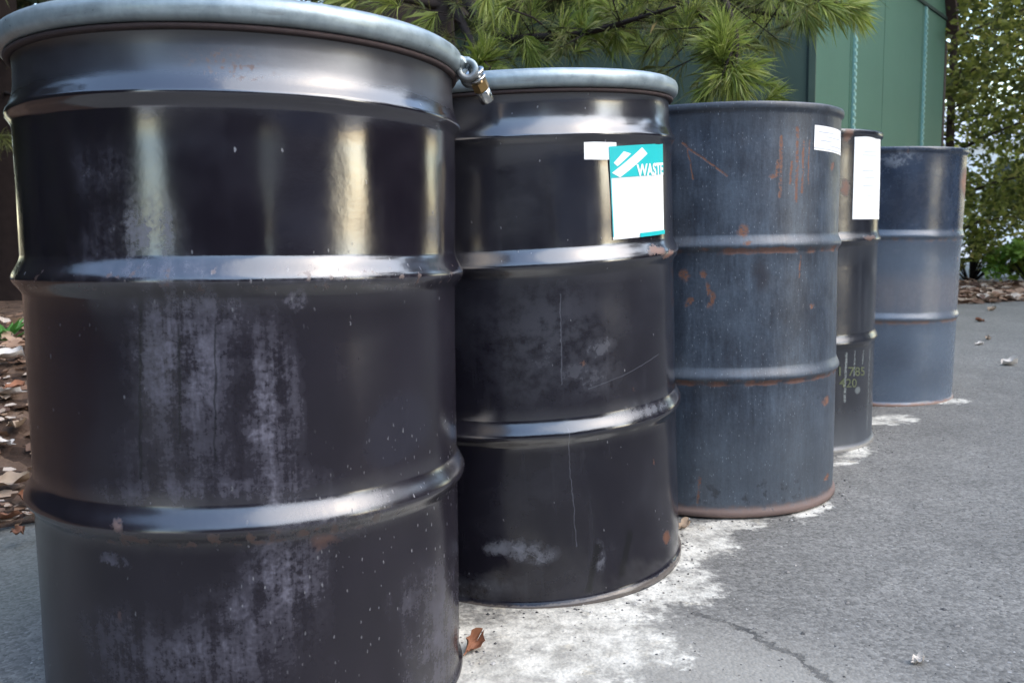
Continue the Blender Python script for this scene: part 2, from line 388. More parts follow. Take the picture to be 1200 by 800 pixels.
# drum 1: nearest, glossy black with grey dust
def paint_front():
    g=Paint('black_enamel_dusty',0)
    b=g.blob
    dust=g.many([b(215,420,52,85,.7,.75),b(250,380,40,45,.7,.55),b(318,480,25,95,.7,.85),b(170,275,32,42,.8,.8),b(130,300,35,40,.9,.3),
        b(335,672,40,45,.7,.8),b(300,730,60,40,.8,.5),b(235,775,85,32,.8,.65),b(150,770,40,50,.9,.35),b(348,350,12,10,.5,.8),b(332,570,22,30,.7,.7),
        b(240,575,110,14,.9,.5),b(225,540,60,50,.9,.35),b(118,200,30,30,.9,.25),b(135,655,17,5,.5,.8),b(500,690,25,22,.8,.35),b(520,740,22,60,.8,.5),b(405,600,60,22,.9,.3),
        b(420,330,110,10,.9,.35),b(180,320,90,14,.9,.35)])
    dust=g.mul(dust,g.mul(g.step(g.add(g.mul(g.nB,.36),g.add(g.mul(g.str,.44),g.mul(g.nC,.2))),.42,.60),g.lin(g.nC,.3,.7,.55,1.25)))
    film=g.add(.015,g.mul(g.step(g.nA,.42,.75),.05)); film=g.add(film,g.mul(g.step(g.str,.5,.72),.05))
    lower=g.step(g.v,.60,.50); film=g.add(film,g.mul(lower,.035)); film=g.add(film,g.mul(g.step(g.v,.30,.10),.03))
    neck=g.mul(g.step(g.v,.80,.83),.18); film=g.add(film,g.mul(neck,g.nB))
    sp=g.mul(g.specks(230,.26,.22,1),g.many([b(480,650,95,110,.9),b(330,690,60,60,.9),b(300,330,220,40,.9,.6)])); sp=g.max(sp,g.mul(g.specks(120,.15,.07,4),.7))
    rust=g.many([g.mul(g.band(.288,.302),g.mul(g.step(g.noise(g.uv,55,4),.50,.6),b(270,630,150,40,.9))),
        g.mul(b(270,70,40,18,.8,.9),g.step(g.nC,.52,.62)),b(146,613,6,6,.4,.9),g.mul(g.mul(g.band(.575,.600),g.step(g.noise(g.uv,60,4),.60,.66)),.6),b(378,632,14,6,.6,.6),g.mul(g.specks(35,.10,.04,6),.4)])
    base=g.mix(g.lin(g.nA,.3,.7),(.0085,.0068,.0108),(.0125,.0100,.0155))
    base=g.mix(g.min(g.add(g.mul(dust,1.2),g.mul(film,.32)),.9),base,(.118,.113,.142))
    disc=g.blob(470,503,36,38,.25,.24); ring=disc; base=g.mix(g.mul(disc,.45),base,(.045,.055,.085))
    drip=g.mul(g.many([g.line((165,345),(165,560),.0018),g.line((210,380),(210,520),.0014),g.line((252,380),(252,540),.0012)]),.7)
    base=g.mix(drip,base,(.006,.006,.008)); base=g.mix(g.mul(sp,g.lin(g.nC,.3,.7,.2,1)),base,(.28,.28,.29)); base=g.mix(rust,base,(.10,.05,.036))
    rough=g.add(g.lin(g.nA,.3,.7,.10,.17),g.add(g.mul(dust,.5),g.add(g.mul(film,.45),g.mul(g.max(rust,sp),.5)))); rough=g.add(rough,g.add(g.mul(lower,.05),g.mul(g.step(g.v,.795,.82),.20)))
    h=g.add(g.mul(g.nB,.5),g.add(g.mul(g.nC,.10),g.mul(g.add(sp,dust),.1)))
    return g.set(base=base,rough=g.min(rough,.85),ior=g.min(2.12,g.add(1.5,g.add(g.mul(g.band(.285,.345,.012),.5),g.lin(g.v,.545,.585,0,.62)))),normal=g.bump(h,.045,.01))  # reflectivity varies by height to place hoop highlights and keep lower panels dark
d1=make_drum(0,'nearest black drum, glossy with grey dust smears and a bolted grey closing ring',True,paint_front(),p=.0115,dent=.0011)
lid(d1,H+.004,R-.013)
GA=1.31
rg=closing_ring(d1,GA+.03)
# the bolted lugs of the front ring
m_chrome=simple('zinc_bolt',(.55,.55,.53),.25,1.0,60,.2); m_brass=simple('brassy_nut',(.42,.27,.11),.35,.9,60,.25)
m_hole=simple('black_hole',(.01,.01,.01),.9)
def lugs(ringobj):
    ga=GA; c=Vector((math.sin(ga),-math.cos(ga),0)); tang=Vector((math.cos(ga),math.sin(ga),0))   # tang: away from the camera
    rc=R+.021; zc=H-.017
    def hollow(p0,axis,ro,ri,L,name,mat,n=24):
        axis=axis.normalized(); a=axis.cross(Vector((0,0,1))).normalized(); b=a.cross(axis); V=[];Fc=[]
        rings=[(0,ri),(0,ro-.0012),(.0012,ro),(L-.0012,ro),(L,ro-.0012),(L,ri)]
        for (t,r) in rings:
            for k in range(n):
                an=2*PI*k/n; V.append(p0+axis*t+(a*math.cos(an)+b*math.sin(an))*r)
        m=len(rings)
        for i in range(m):
            j=(i+1)%m
            for k in range(n): Fc.append((i*n+k,i*n+(k+1)%n,j*n+(k+1)%n,j*n+k))
        return obj(name,new_mesh(name,V,Fc,mat,True),ringobj)
    p=c*rc+Vector((0,0,zc))
    hollow(p-tang*.030,tang,.0152,.0075,.022,'lug',m_ring)
    mb=MB(); q=p-tang*.020+Vector((0,0,.010)); mb.tube([q-c*.012+tang*-.02,q-c*.006,q+c*.0, q+c*.004-Vector((0,0,.004))],[.007,.0085,.0085,.006],12)
    mb.build('lug_weld',m_ring,ringobj,True)
    hollow(p+tang*.014+c*.004,tang,.0152,.0075,.022,'lug',m_ring)
    ax=(tang*.55+c*.42-Vector((0,0,.80))).normalized(); b0=p-tang*.012+c*.006+Vector((0,0,.006))
    mb=MB(); mb.tube([b0-ax*.008,b0+ax*.052],.0066,14); mb.tube([b0+ax*.036,b0+ax*.0375,b0+ax*.054,b0+ax*.0555],[.0085,.0102,.0102,.008],14)
    bolt=mb.build('bolt',m_chrome,ringobj,True)
    mb=MB(); mb.tube([b0+ax*.023,b0+ax*.035],.0118,6); mb.build('nut',m_brass,ringobj)
    hollow(b0+ax*.006,ax,.0145,.0066,.005,'washer',m_chrome); hollow(b0+ax*.015,ax,.0135,.0066,.004,'washer',m_chrome)
lugs(rg)

# drum 2: glossy black, waste label
def paint_second():
    g=Paint('black_enamel_scuffed',1); b=g.blob
    dust=g.many([b(620,648,24,11,.6,.9),b(585,645,14,8,.6,.8),b(703,655,6,14,.5,.7),b(640,400,60,60,.9,.22),b(700,410,18,8,.7,.4),b(690,440,30,16,.9,.3),b(560,690,40,12,.9,.3),b(760,480,30,8,.8,.4)])
    dust=g.mul(dust,g.step(g.nB,.34,.6))
    film=g.add(g.mul(g.step(g.nA,.45,.75),.06),g.mul(g.step(g.str,.52,.75),.05)); film=g.add(film,g.mul(g.step(g.v,.80,.84),.10))
    film=g.add(film,g.mul(g.band(.47,.72,.04),.02))
    scr=g.many([g.line((656,345),(658,450),.0009,.35),g.line((664,500),(676,640),.0008,.3),g.line((690,455),(772,415),.0008,.25),g.line((600,640),(640,660),.001,.3)])
    sp=g.mul(g.specks(150,.15,.07,2),.45)
    rust=g.many([b(765,292,8,5,.4),b(777,297,5,4,.4),b(783,628,4,7,.4,.8),g.mul(g.specks(40,.13,.07,8),.5)])
    drips=g.many([g.line((700,640),(690,690),.006),g.line((738,625),(728,672),.007)])
    base=g.mix(g.nA,(.0078,.0070,.0110),(.0120,.0110,.0170)); base=g.mix(g.min(g.add(dust,g.add(film,scr)),.9),base,(.15,.155,.18)); base=g.mix(sp,base,(.30,.30,.31))
    base=g.mix(drips,base,(.006,.006,.008)); base=g.mix(rust,base,(.14,.058,.032)); base=g.mix(g.band(.004,.014,.001),base,(.10,.085,.075))
    rough=g.add(g.lin(g.nA,.3,.7,.13,.20),g.add(g.mul(dust,.45),g.add(g.mul(film,.6),g.mul(g.max(rust,sp),.5))))
    h=g.add(g.mul(g.nB,.5),g.mul(g.nC,.12))
    return g.set(base=base,rough=g.min(rough,.85),ior=g.min(2.12,g.add(1.5,g.add(g.mul(g.band(.285,.345,.012),.5),g.lin(g.v,.545,.585,0,.62)))),normal=g.bump(h,.04,.01))  # same reflectivity bands: brighter reflections at lower hoop and upper part, dark panels below
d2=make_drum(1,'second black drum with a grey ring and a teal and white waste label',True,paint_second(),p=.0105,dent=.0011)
lid(d2,H+.004,R-.013); closing_ring(d2)

# drum 3: weathered blue grey, rust runs
def weathered(name,d,lo,hi,base_rough,blue=.5):
    g=Paint(name,d)
    brush=g.noise(g.vec(g.mul(g.u,120),g.mul(g.v,22),d),1,6,.7)
    t=g.add(g.mul(g.nA,.35),g.add(g.mul(g.str,.25),g.add(g.mul(brush,.25),g.mul(g.nC,.2))))
    base=g.mix(g.step(t,.38,.72),lo,hi)
    return g,base,brush
def paint_third():
    g,base,brush=weathered('faded_blue_black_paint',2,(.013,.018,.030),(.082,.108,.142),.4); b=g.blob
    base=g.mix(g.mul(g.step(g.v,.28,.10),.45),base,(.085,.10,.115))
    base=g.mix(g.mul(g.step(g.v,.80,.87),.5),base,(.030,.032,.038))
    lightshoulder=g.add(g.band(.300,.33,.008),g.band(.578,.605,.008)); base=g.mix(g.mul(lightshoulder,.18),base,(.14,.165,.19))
    base=g.mix(g.mul(b(895,325,9,20,.6),.8),base,(.022,.022,.03))
    sp=g.max(g.mul(g.specks(260,.26,.30,2),.4),g.mul(g.specks(120,.12,.06,9),.5)); base=g.mix(sp,base,(.30,.33,.36))
    runs=[]
    for (x,y0,y1,w) in ((916,160,230,.0035),(935,150,235,.004),(942,165,225,.003),(928,190,215,.003),(912,190,205,.004),(949,160,215,.002),(938,300,325,.002),(820,560,588,.003)):
        runs.append(g.line((x,y0),(x-2,y1),w))
    spot=g.many([b(870,270,6,8,.5),b(801,320,6,6,.5),b(826,322,4,5,.5),b(835,352,4,9,.5),b(830,340,3,8,.5),b(808,356,4,4,.5),b(905,206,3,3,.5),b(975,195,3,4,.5),g.line((800,168),(852,206),.0022),g.line((806,175),(812,210),.0015),
        b(875,288,5,3,.5,.9),b(967,470,3,4,.5),b(950,360,3,3,.5),b(968,560,3,3,.4)])
    edge=g.many([g.mul(g.band(.288,.300,.002),g.step(g.noise(g.uv,28,4),.42,.6)),g.mul(g.band(.568,.580,.002),g.step(g.noise(g.uv,24,4),.42,.6))])
    foot=g.mul(g.step(g.add(g.v,g.mul(g.sub(g.nB,.5),.03)),.030,.012),1.0)
    rmask=g.many([g.mul(g.many(runs),g.step(g.add(g.mul(g.nC,.6),g.mul(g.nB,.4)),.41,.53)),g.mul(spot,g.step(g.nC,.36,.5)),g.mul(edge,.75),foot,g.mul(g.specks(34,.14,.10,5),.7)])
    rcol=g.mix(g.nC,(.095,.045,.032),(.25,.11,.062)); rcol=g.mix(g.step(g.v,.05,.03),rcol,g.mix(g.nB,(.10,.065,.055),(.20,.135,.11))); base=g.mix(rmask,base,rcol)
    crust=g.mul(g.mul(b(880,580,100,14,.7),g.step(g.nB,.55,.62)),.8); base=g.mix(crust,base,(.02,.022,.028))
    rough=g.add(g.lin(g.nB,.3,.7,.34,.48),g.mul(rmask,.4)); h=g.add(g.mul(brush,.5),g.add(g.mul(g.nC,.4),g.mul(rmask,-.5)))
    return g.set(base=base,rough=g.min(rough,.9),ior=1.6,normal=g.bump(h,.14,.006))
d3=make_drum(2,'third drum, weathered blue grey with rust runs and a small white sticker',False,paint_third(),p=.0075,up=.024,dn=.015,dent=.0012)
lid(d3,.872,R-.004)
# drum 4: dark, stencilled
def paint_fourth():
    g=Paint('dark_enamel_stencilled',3); b=g.blob
    film=g.add(.01,g.mul(g.step(g.str,.45,.7),.09)); film=g.add(film,g.mul(g.step(g.v,.16,.02),.35))
    wl=g.mul(g.many([g.line((992,415),(990,470),.004,.8),g.line((1002,412),(1001,440),.003,.6),g.line((1012,412),(1011,425),.004,.6),g.line((1020,410),(1016,500),.006,.35)]),g.step(g.nC,.4,.55))
    rust=g.many([b(993,157,5,7,.5),b(990,220,4,7,.5),b(1018,277,5,3,.5,.6),g.mul(g.specks(34,.14,.1,5),.6)])
    patch=b(1005,457,3,4,.3,.5,True)
    base=g.mix(g.nA,(.011,.012,.017),(.020,.022,.030)); base=g.mix(g.min(film,.7),base,(.12,.14,.165)); base=g.mix(g.max(wl,patch),base,(.24,.27,.26))
    base=g.mix(rust,base,(.15,.068,.04)); base=g.mix(g.step(g.v,.016,.006),base,(.33,.31,.28))
    rough=g.add(.2,g.add(g.mul(film,.7),g.mul(g.max(rust,wl),.4)))
    return g.set(base=base,rough=g.min(rough,.9),ior=1.8,normal=g.bump(g.nB,.06,.01))
d4=make_drum(3,'narrow slice of a dark drum with a tall white label and worn stencil',False,paint_fourth(),p=.008,up=.026,dn=.016)
lid(d4,.872,R-.004)
# drum 5: faded blue grey
def paint_fifth():
    g,base,brush=weathered('faded_slate_paint',4,(.014,.022,.040),(.044,.064,.100),.4); b=g.blob
    mid=g.band(.30,.555,.03); brown=g.band(.33,.45,.04)
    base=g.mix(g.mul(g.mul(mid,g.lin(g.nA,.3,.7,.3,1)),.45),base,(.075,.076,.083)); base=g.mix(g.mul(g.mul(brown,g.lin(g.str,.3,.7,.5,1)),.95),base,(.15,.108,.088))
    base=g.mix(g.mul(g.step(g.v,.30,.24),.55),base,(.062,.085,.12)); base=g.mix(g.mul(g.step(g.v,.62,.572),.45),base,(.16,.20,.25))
    base=g.mix(g.mul(b(1058,185,18,8,.7),g.mul(g.step(g.nB,.4,.6),.6)),base,(.30,.32,.35))
    base=g.mix(g.mul(g.specks(120,.2,.25,3),.4),base,(.30,.32,.35))
    stain=g.many([b(1060,235,30,25,.9,.5),b(1110,290,18,14,.8,.5),b(1050,420,22,22,.9,.5),b(1090,440,25,14,.9,.3)]); base=g.mix(g.mul(stain,.8),base,(.022,.025,.038))
    rust=g.many([b(1131,215,3,16,.5),g.mul(g.mul(g.band(.288,.300,.002),g.step(g.noise(g.uv,20,4),.35,.55)),.7),g.mul(g.mul(g.band(.568,.580,.002),g.step(g.noise(g.uv,20,4),.4,.6)),.6),
        g.step(g.add(g.v,g.mul(g.sub(g.nB,.5),.02)),.020,.008),g.mul(g.specks(34,.14,.1,5),.5)])
    base=g.mix(rust,base,g.mix(g.nB,(.15,.075,.05),(.30,.17,.11)))
    rough=g.add(g.lin(g.nB,.3,.7,.20,.34),g.mul(rust,.4))
    return g.set(base=base,rough=g.min(rough,.9),ior=1.7,normal=g.bump(g.add(brush,g.nC),.08,.006))
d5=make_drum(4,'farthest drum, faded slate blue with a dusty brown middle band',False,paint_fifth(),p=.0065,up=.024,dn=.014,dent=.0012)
lid(d5,.872,R-.004)

# ---- labels stuck to the drums
def white_paper(name,col=(.82,.83,.82),lines=None):
    g=G(name); co=g.coords(); n=g.noise(co,60,4); g.set(base=g.mix(n,tuple(c*.96 for c in col),col),rough=.55,normal=g.bump(g.noise(co,30,3),.1,.003)); return g.mat
m_paper=white_paper('label_paper',(.9,.9,.88)); m_teal=white_paper('teal_print',(.0,.47,.47)); m_faint=white_paper('faint_grey_print',(.60,.62,.66)); m_sten=simple('worn_yellow_stencil',(.085,.10,.05),.7,0,300,.6)
m_print_w=white_paper('white_print',(.85,.86,.86))
def wrap(u,v,off):
    a=u/R; r=R+off; return Vector((r*math.sin(a),-r*math.cos(a),v))
def bil(c,s,t): # corners TL TR BR BL
    return (c[0][0]*(1-s)+c[1][0]*s)*(1-t)+(c[3][0]*(1-s)+c[2][0]*s)*t, (c[0][1]*(1-s)+c[1][1]*s)*(1-t)+(c[3][1]*(1-s)+c[2][1]*s)*t
def patch(name,corners,poly,off,mat,parent,n=18,thick=.0004,curl=0):
    """a quad (s,t of its four corners within the label) wrapped on the drum, with thickness"""
    V=[];Fc=[]
    for lay in (0,1):
        for j in range(n+1):
            for i in range(n+1):
                a,b=i/n,j/n; s=(poly[0][0]*(1-a)+poly[1][0]*a)*(1-b)+(poly[3][0]*(1-a)+poly[2][0]*a)*b
                t=(poly[0][1]*(1-a)+poly[1][1]*a)*(1-b)+(poly[3][1]*(1-a)+poly[2][1]*a)*b
                u,v=bil(corners,s,t); e=curl*(max(0,s-.6)/.4)**2 + curl*.5*(max(0,t-.8)/.2)**2
                V.append(wrap(u,v,off+(thick if lay else 0)+e))
    q=(n+1)**2; idx=lambda l,j,i:l*q+j*(n+1)+i
    for j in range(n):
        for i in range(n):
            Fc.append((idx(1,j,i),idx(1,j+1,i),idx(1,j+1,i+1),idx(1,j,i+1)))
    for k in range(n):
        Fc += [(idx(0,0,k),idx(1,0,k),idx(1,0,k+1),idx(0,0,k+1)),(idx(0,n,k),idx(0,n,k+1),idx(1,n,k+1),idx(1,n,k)),
               (idx(0,k,0),idx(0,k+1,0),idx(1,k+1,0),idx(1,k,0)),(idx(0,k,n),idx(1,k,n),idx(1,k+1,n),idx(0,k+1,n))]
    return obj(name,new_mesh(name,V,Fc,mat,False),parent)
def rect(s0,t0,s1,t1): return [(s0,t0),(s1,t0),(s1,t1),(s0,t1)]
FULL=rect(0,0,1,1)
def lettering(name,text,corners,s0,t0,s1,t1,off,mat,parent,bold=.02):
    """text fitted in the box (s0,t0)-(s1,t1) of a label, wrapped on the drum; each letter an object"""
    def glyphs(t):
        cu=bpy.data.curves.new(name,'FONT'); cu.body=t; cu.size=1; cu.offset=bold; cu.resolution_u=3
        to=bpy.data.objects.new(name,cu); C.objects.link(to)
        me=bpy.data.meshes.new_from_object(to.evaluated_get(bpy.context.evaluated_depsgraph_get()))
        bpy.data.objects.remove(to); bpy.data.curves.remove(cu); return me
    whole=[v.co for v in glyphs(text).vertices]
    x0,x1=min(v.x for v in whole),max(v.x for v in whole); y0,y1=min(v.y for v in whole),max(v.y for v in whole)
    for k,ch in enumerate(text):
        if ch==' ': continue
        me=glyphs(ch); end=max(v.co.x for v in glyphs(text[:k+1]).vertices); sh=end-max(v.co.x for v in me.vertices)
        for v in me.vertices:
            p=(v.co.x+sh-x0)/(x1-x0); q=(v.co.y-y0)/(y1-y0)
            u,w=bil(corners,s0+(s1-s0)*p,t1+(t0-t1)*q); v.co=wrap(u,w,off)
        me.materials.clear(); me.materials.append(mat); obj(name,me,parent)
# waste label of drum 2
cA=[duv(1,713,172),duv(1,775.5,168.5),duv(1,777.5,274),duv(1,718,281)]
lab=patch('waste_label',cA,FULL,.0006,m_paper,d2,n=24,curl=0); lab['label']='white waste label with a teal header and bottom line'
patch('header',cA,rect(0,0,1,.335),.0014,m_teal,lab,curl=.0)
patch('bottom_line',cA,rect(.42,.955,1,1),.0022,m_teal,lab,n=10,curl=.0)
patch('side_line',cA,rect(0,.335,.012,.97),.0014,m_teal,lab,n=10)
patch('stripe',cA,[(.02,.28),(.50,.03),(.60,.10),(.13,.335)],.0019,m_print_w,lab,n=10)
patch('stripe',cA,[(.05,.175),(.20,.06),(.31,.09),(.10,.215)],.0019,m_print_w,lab,n=10)
lettering('letter','WASTE',cA,.39,.205,.985,.345,.0024,m_print_w,lab,.035)
cB=[duv(1,684,166),duv(1,722,167),duv(1,722,187.5),duv(1,684.5,187)]
patch('blank_sticker',cB,FULL,.0003,m_paper,d2,n=8)
# sticker of drum 3
cC=[duv(2,954.5,146.5),duv(2,984.5,154),duv(2,984.5,183),duv(2,953.5,175.5)]
st=patch('white_sticker',cC,FULL,.0006,m_paper,d3,n=14)
for k,(a,b) in enumerate(((.1,.55),(.3,.85),(.15,.5),(.4,.9))): patch('print_line',cC,rect(a,.22+.17*k,b,.26+.17*k),.0012,m_faint,st,n=6)
patch('border_line',cC,rect(.0,.90,1,.935),.0012,m_faint,st,n=10)
cD=[duv(3,1001.5,157),duv(3,1031.3,158.5),duv(3,1029.8,257),duv(3,998.5,257)]
st=patch('tall_label',cD,FULL,.0006,m_paper,d4,n=16)
for (a,b,t) in ((.25,.75,.2),(.2,.7,.24),(.2,.55,.42),(.25,.6,.50),(.22,.55,.60),(.35,.5,.72)): patch('print_line',cD,rect(a,t,b,t+.012),.0012,m_faint,st,n=6)
cE=[duv(3,983,428),duv(3,1013,428),duv(3,1013,454),duv(3,983,454)]
lettering('stencil_letter','1 785',cE,0,.06,1,.46,.0006,m_sten,d4,.01)
lettering('stencil_letter','420',cE,0,.58,.62,.98,.0006,m_sten,d4,.01)

# ------------------------------------------------------------------ shed
def make_shed():
    P0=Vector((1.70,5.0,0)); wd=Vector((.622,.783,0)).normalized(); sd=Vector((-wd.y,wd.x,0))   # along the gable wall; along the dark side wall
    root=empty('garden_shed',P0,math.atan2(wd.y,wd.x))   # local x along the gable wall, y back along the side wall
    tag(root,'green metal shed behind the drums with pale ribs on its lit end wall','shed')
    L,Dp,He=2.90,3.6,2.20
    def panel_mat(name,c):
        g=G(name); co=g.coords(); n=g.noise(co,3,5); n2=g.noise(co,40,5); x,y,z=g.sep(co)
        b=g.mix(n,tuple(v*.86 for v in c),tuple(v*1.1 for v in c)); b=g.mix(g.mul(g.step(n2,.55,.75),.12),b,(.14,.16,.13))
        g.set(base=b,rough=.55,normal=g.bump(g.noise(g.vec(g.mul(x,90),g.mul(y,90),g.mul(z,2)),1,3),.15,.004)); return g.mat
    mg=panel_mat('green_sheet_metal',(.052,.125,.080)); md=simple('dark_green_side_metal',(.075,.108,.072),.6,0,6,.2); mrib=simple('pale_green_rib',(.23,.40,.36),.4,.1,60,.25)
    mseam=simple('dark_seam',(.012,.028,.02),.7); mroof=simple('brown_roof',(.055,.03,.022),.7,0,20,.3); mpost=simple('grey_brown_post',(.075,.06,.052),.85,0,15,.3)
    # end wall: panels between seams, butted 4 mm apart
    seams=[0,.585,1.26,2.20,L]
    for a,b in zip(seams[:-1],seams[1:]):
        mb=MB(); mb.box((a+.004,0,0),(b-.004,.03,He-.012)); mb.build('wall_panel',mg,root)
        mb=MB(); mb.box((a+.0,.012,0),(a+.03,.05,He)); mb.build('seam',mseam,root)
    for s in (.645,2.265):
        mb=MB(); mb.box((s-.018,-.012,0),(s+.018,-.001,He-.02))
        z=.02
        while z<He-.06:
            mb.box((s-.014,-.019,z),(s+.014,-.012,z+.022)); z+=.04
        mb.build('rib',mrib,root)
    for a,b,nm in ((1.258,1.266,'seam'),): pass
    mb=MB(); mb.box((0,-.010,He-.012),(L,.02,He+.012)); mb.build('eave_seam',mseam,root)
    # gambrel gable above
    g1=.42; z1=He+.75; zt=He+1.15
    V=[(0,.0,He+.012),(L,.0,He+.012),(L-g1,.0,z1),(L/2,.0,zt),(g1,.0,z1)]; V2=[(x,.03,z) for x,_,z in V]
    obj('gable_panel',new_mesh('gable_panel',V+V2,[(0,1,2,3,4),(9,8,7,6,5)]+[(i,5+i,5+(i+1)%5,(i+1)%5) for i in range(5)],mg),root)
    # side wall, dark, with upright boards of sheet metal
    k=0; y=.035
    while y<Dp:
        mb=MB(); mb.box((.004 if k%2 else .012,y+.003,0),(.034,min(y+.40,Dp)-.003,He)); mb.build('side_panel',md,root); y+=.40; k+=1
    mb=MB(); mb.box((-.006,-.004,0),(.003,.034,He)); mb.build('corner_trim',md,root)
    mb=MB(); mb.box((.04,Dp,0),(L-.04,Dp+.03,He)); mb.build('rear_wall',md,root)
    mb=MB(); mb.box((L-.03,.035,0),(L-.004,Dp,He)); mb.build('far_wall',md,root)
    for (a,b) in (((-.10,He-.12),(g1,z1)),((g1,z1),(L/2,zt)),((L/2,zt),(L-g1,z1)),((L-g1,z1),(L+.10,He-.12))):
        dx,dz=b[0]-a[0],b[1]-a[1]; l=math.hypot(dx,dz); nx,nz=-dz/l*.05,dx/l*.05; V=[]
        for yy in (-.07,Dp+.12):
            V += [(a[0]+nx*.1,yy,a[1]+nz*.1),(b[0]+nx*.1,yy,b[1]+nz*.1),(b[0]+nx,yy,b[1]+nz),(a[0]+nx,yy,a[1]+nz)]
        obj('roof_slope',new_mesh('roof_slope',V,[(0,1,2,3),(7,6,5,4),(0,4,5,1),(1,5,6,2),(2,6,7,3),(3,7,4,0)],mroof),root)
    mb=MB(); mb.box((L+.012,.0,0),(L+.075,.07,He-.16)); mb.build('corner_post',mpost,root)
make_shed()

# ------------------------------------------------------------------ vegetation
m_bark=simple('brown_bark',(.075,.052,.042),.9,0,25,.5,.8); m_bark_dark=simple('dark_bark',(.035,.027,.024),.9,0,25,.5,.8)
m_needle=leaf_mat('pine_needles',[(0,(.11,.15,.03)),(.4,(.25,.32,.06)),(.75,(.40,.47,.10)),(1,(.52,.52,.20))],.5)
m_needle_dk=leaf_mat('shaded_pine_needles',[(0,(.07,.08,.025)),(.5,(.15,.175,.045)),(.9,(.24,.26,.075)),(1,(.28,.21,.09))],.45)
m_leaf=leaf_mat('yellow_green_leaves',[(0,(.05,.065,.015)),(.35,(.15,.17,.035)),(.7,(.28,.30,.06)),(.93,(.42,.40,.10)),(1,(.45,.36,.12))],.6)
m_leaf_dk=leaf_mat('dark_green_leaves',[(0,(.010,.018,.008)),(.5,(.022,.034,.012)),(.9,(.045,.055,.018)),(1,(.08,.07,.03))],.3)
m_bush=leaf_mat('bright_bush_leaves',[(0,(.10,.20,.02)),(.5,(.22,.36,.05)),(1,(.34,.46,.08))],.45)

def needles_shoot(V,Fc,p,d,n=170,L=.11,w=.0019,along=.11,spread=(.35,1.05)):
    p=np.array(p); d=np.array(d,float); d/=np.linalg.norm(d)
    a=np.cross(d,[.3,.2,.9]); a/=np.linalg.norm(a); b=np.cross(d,a)
    t=rng.random(n)**.8; ang=rng.random(n)*2*PI; sp=spread[1]+(spread[0]-spread[1])*t+rng.normal(0,.24,n)
    ln=L*rng.uniform(.6,1.15,n)
    for i in range(n):
        q=p-d*along*(1-t[i]); r=a*math.cos(ang[i])+b*math.sin(ang[i]); nd=d*math.cos(sp[i])+r*math.sin(sp[i])
        nd=nd+np.array([0,0,-.10]); nd/=np.linalg.norm(nd); s=np.cross(nd,r+d*.3); s/=np.linalg.norm(s)+1e-9
        mid=q+nd*ln[i]*.55; tip=q+nd*ln[i]*.97+np.array([rng.normal(0,.07),rng.normal(0,.07),-abs(rng.normal(.14,.09))])*ln[i]; k=len(V)
        V += [tuple(q-s*w*.45),tuple(q+s*w*.45),tuple(mid+s*w*.5),tuple(tip),tuple(mid-s*w*.5)]; Fc.append((k,k+1,k+2,k+3,k+4))
def curve_pts(pts,n=10):
    pts=[Vector(p) for p in pts]; o=[]
    for i in range(len(pts)-1):
        p0=pts[max(i-1,0)];p1=pts[i];p2=pts[i+1];p3=pts[min(i+2,len(pts)-1)]
        for k in range(n):
            t=k/n; o.append(.5*((2*p1)+(p2-p0)*t+(2*p0-5*p1+4*p2-p3)*t*t+(3*p1-p0-3*p2+p3)*t**3))
    o.append(pts[-1]); return o
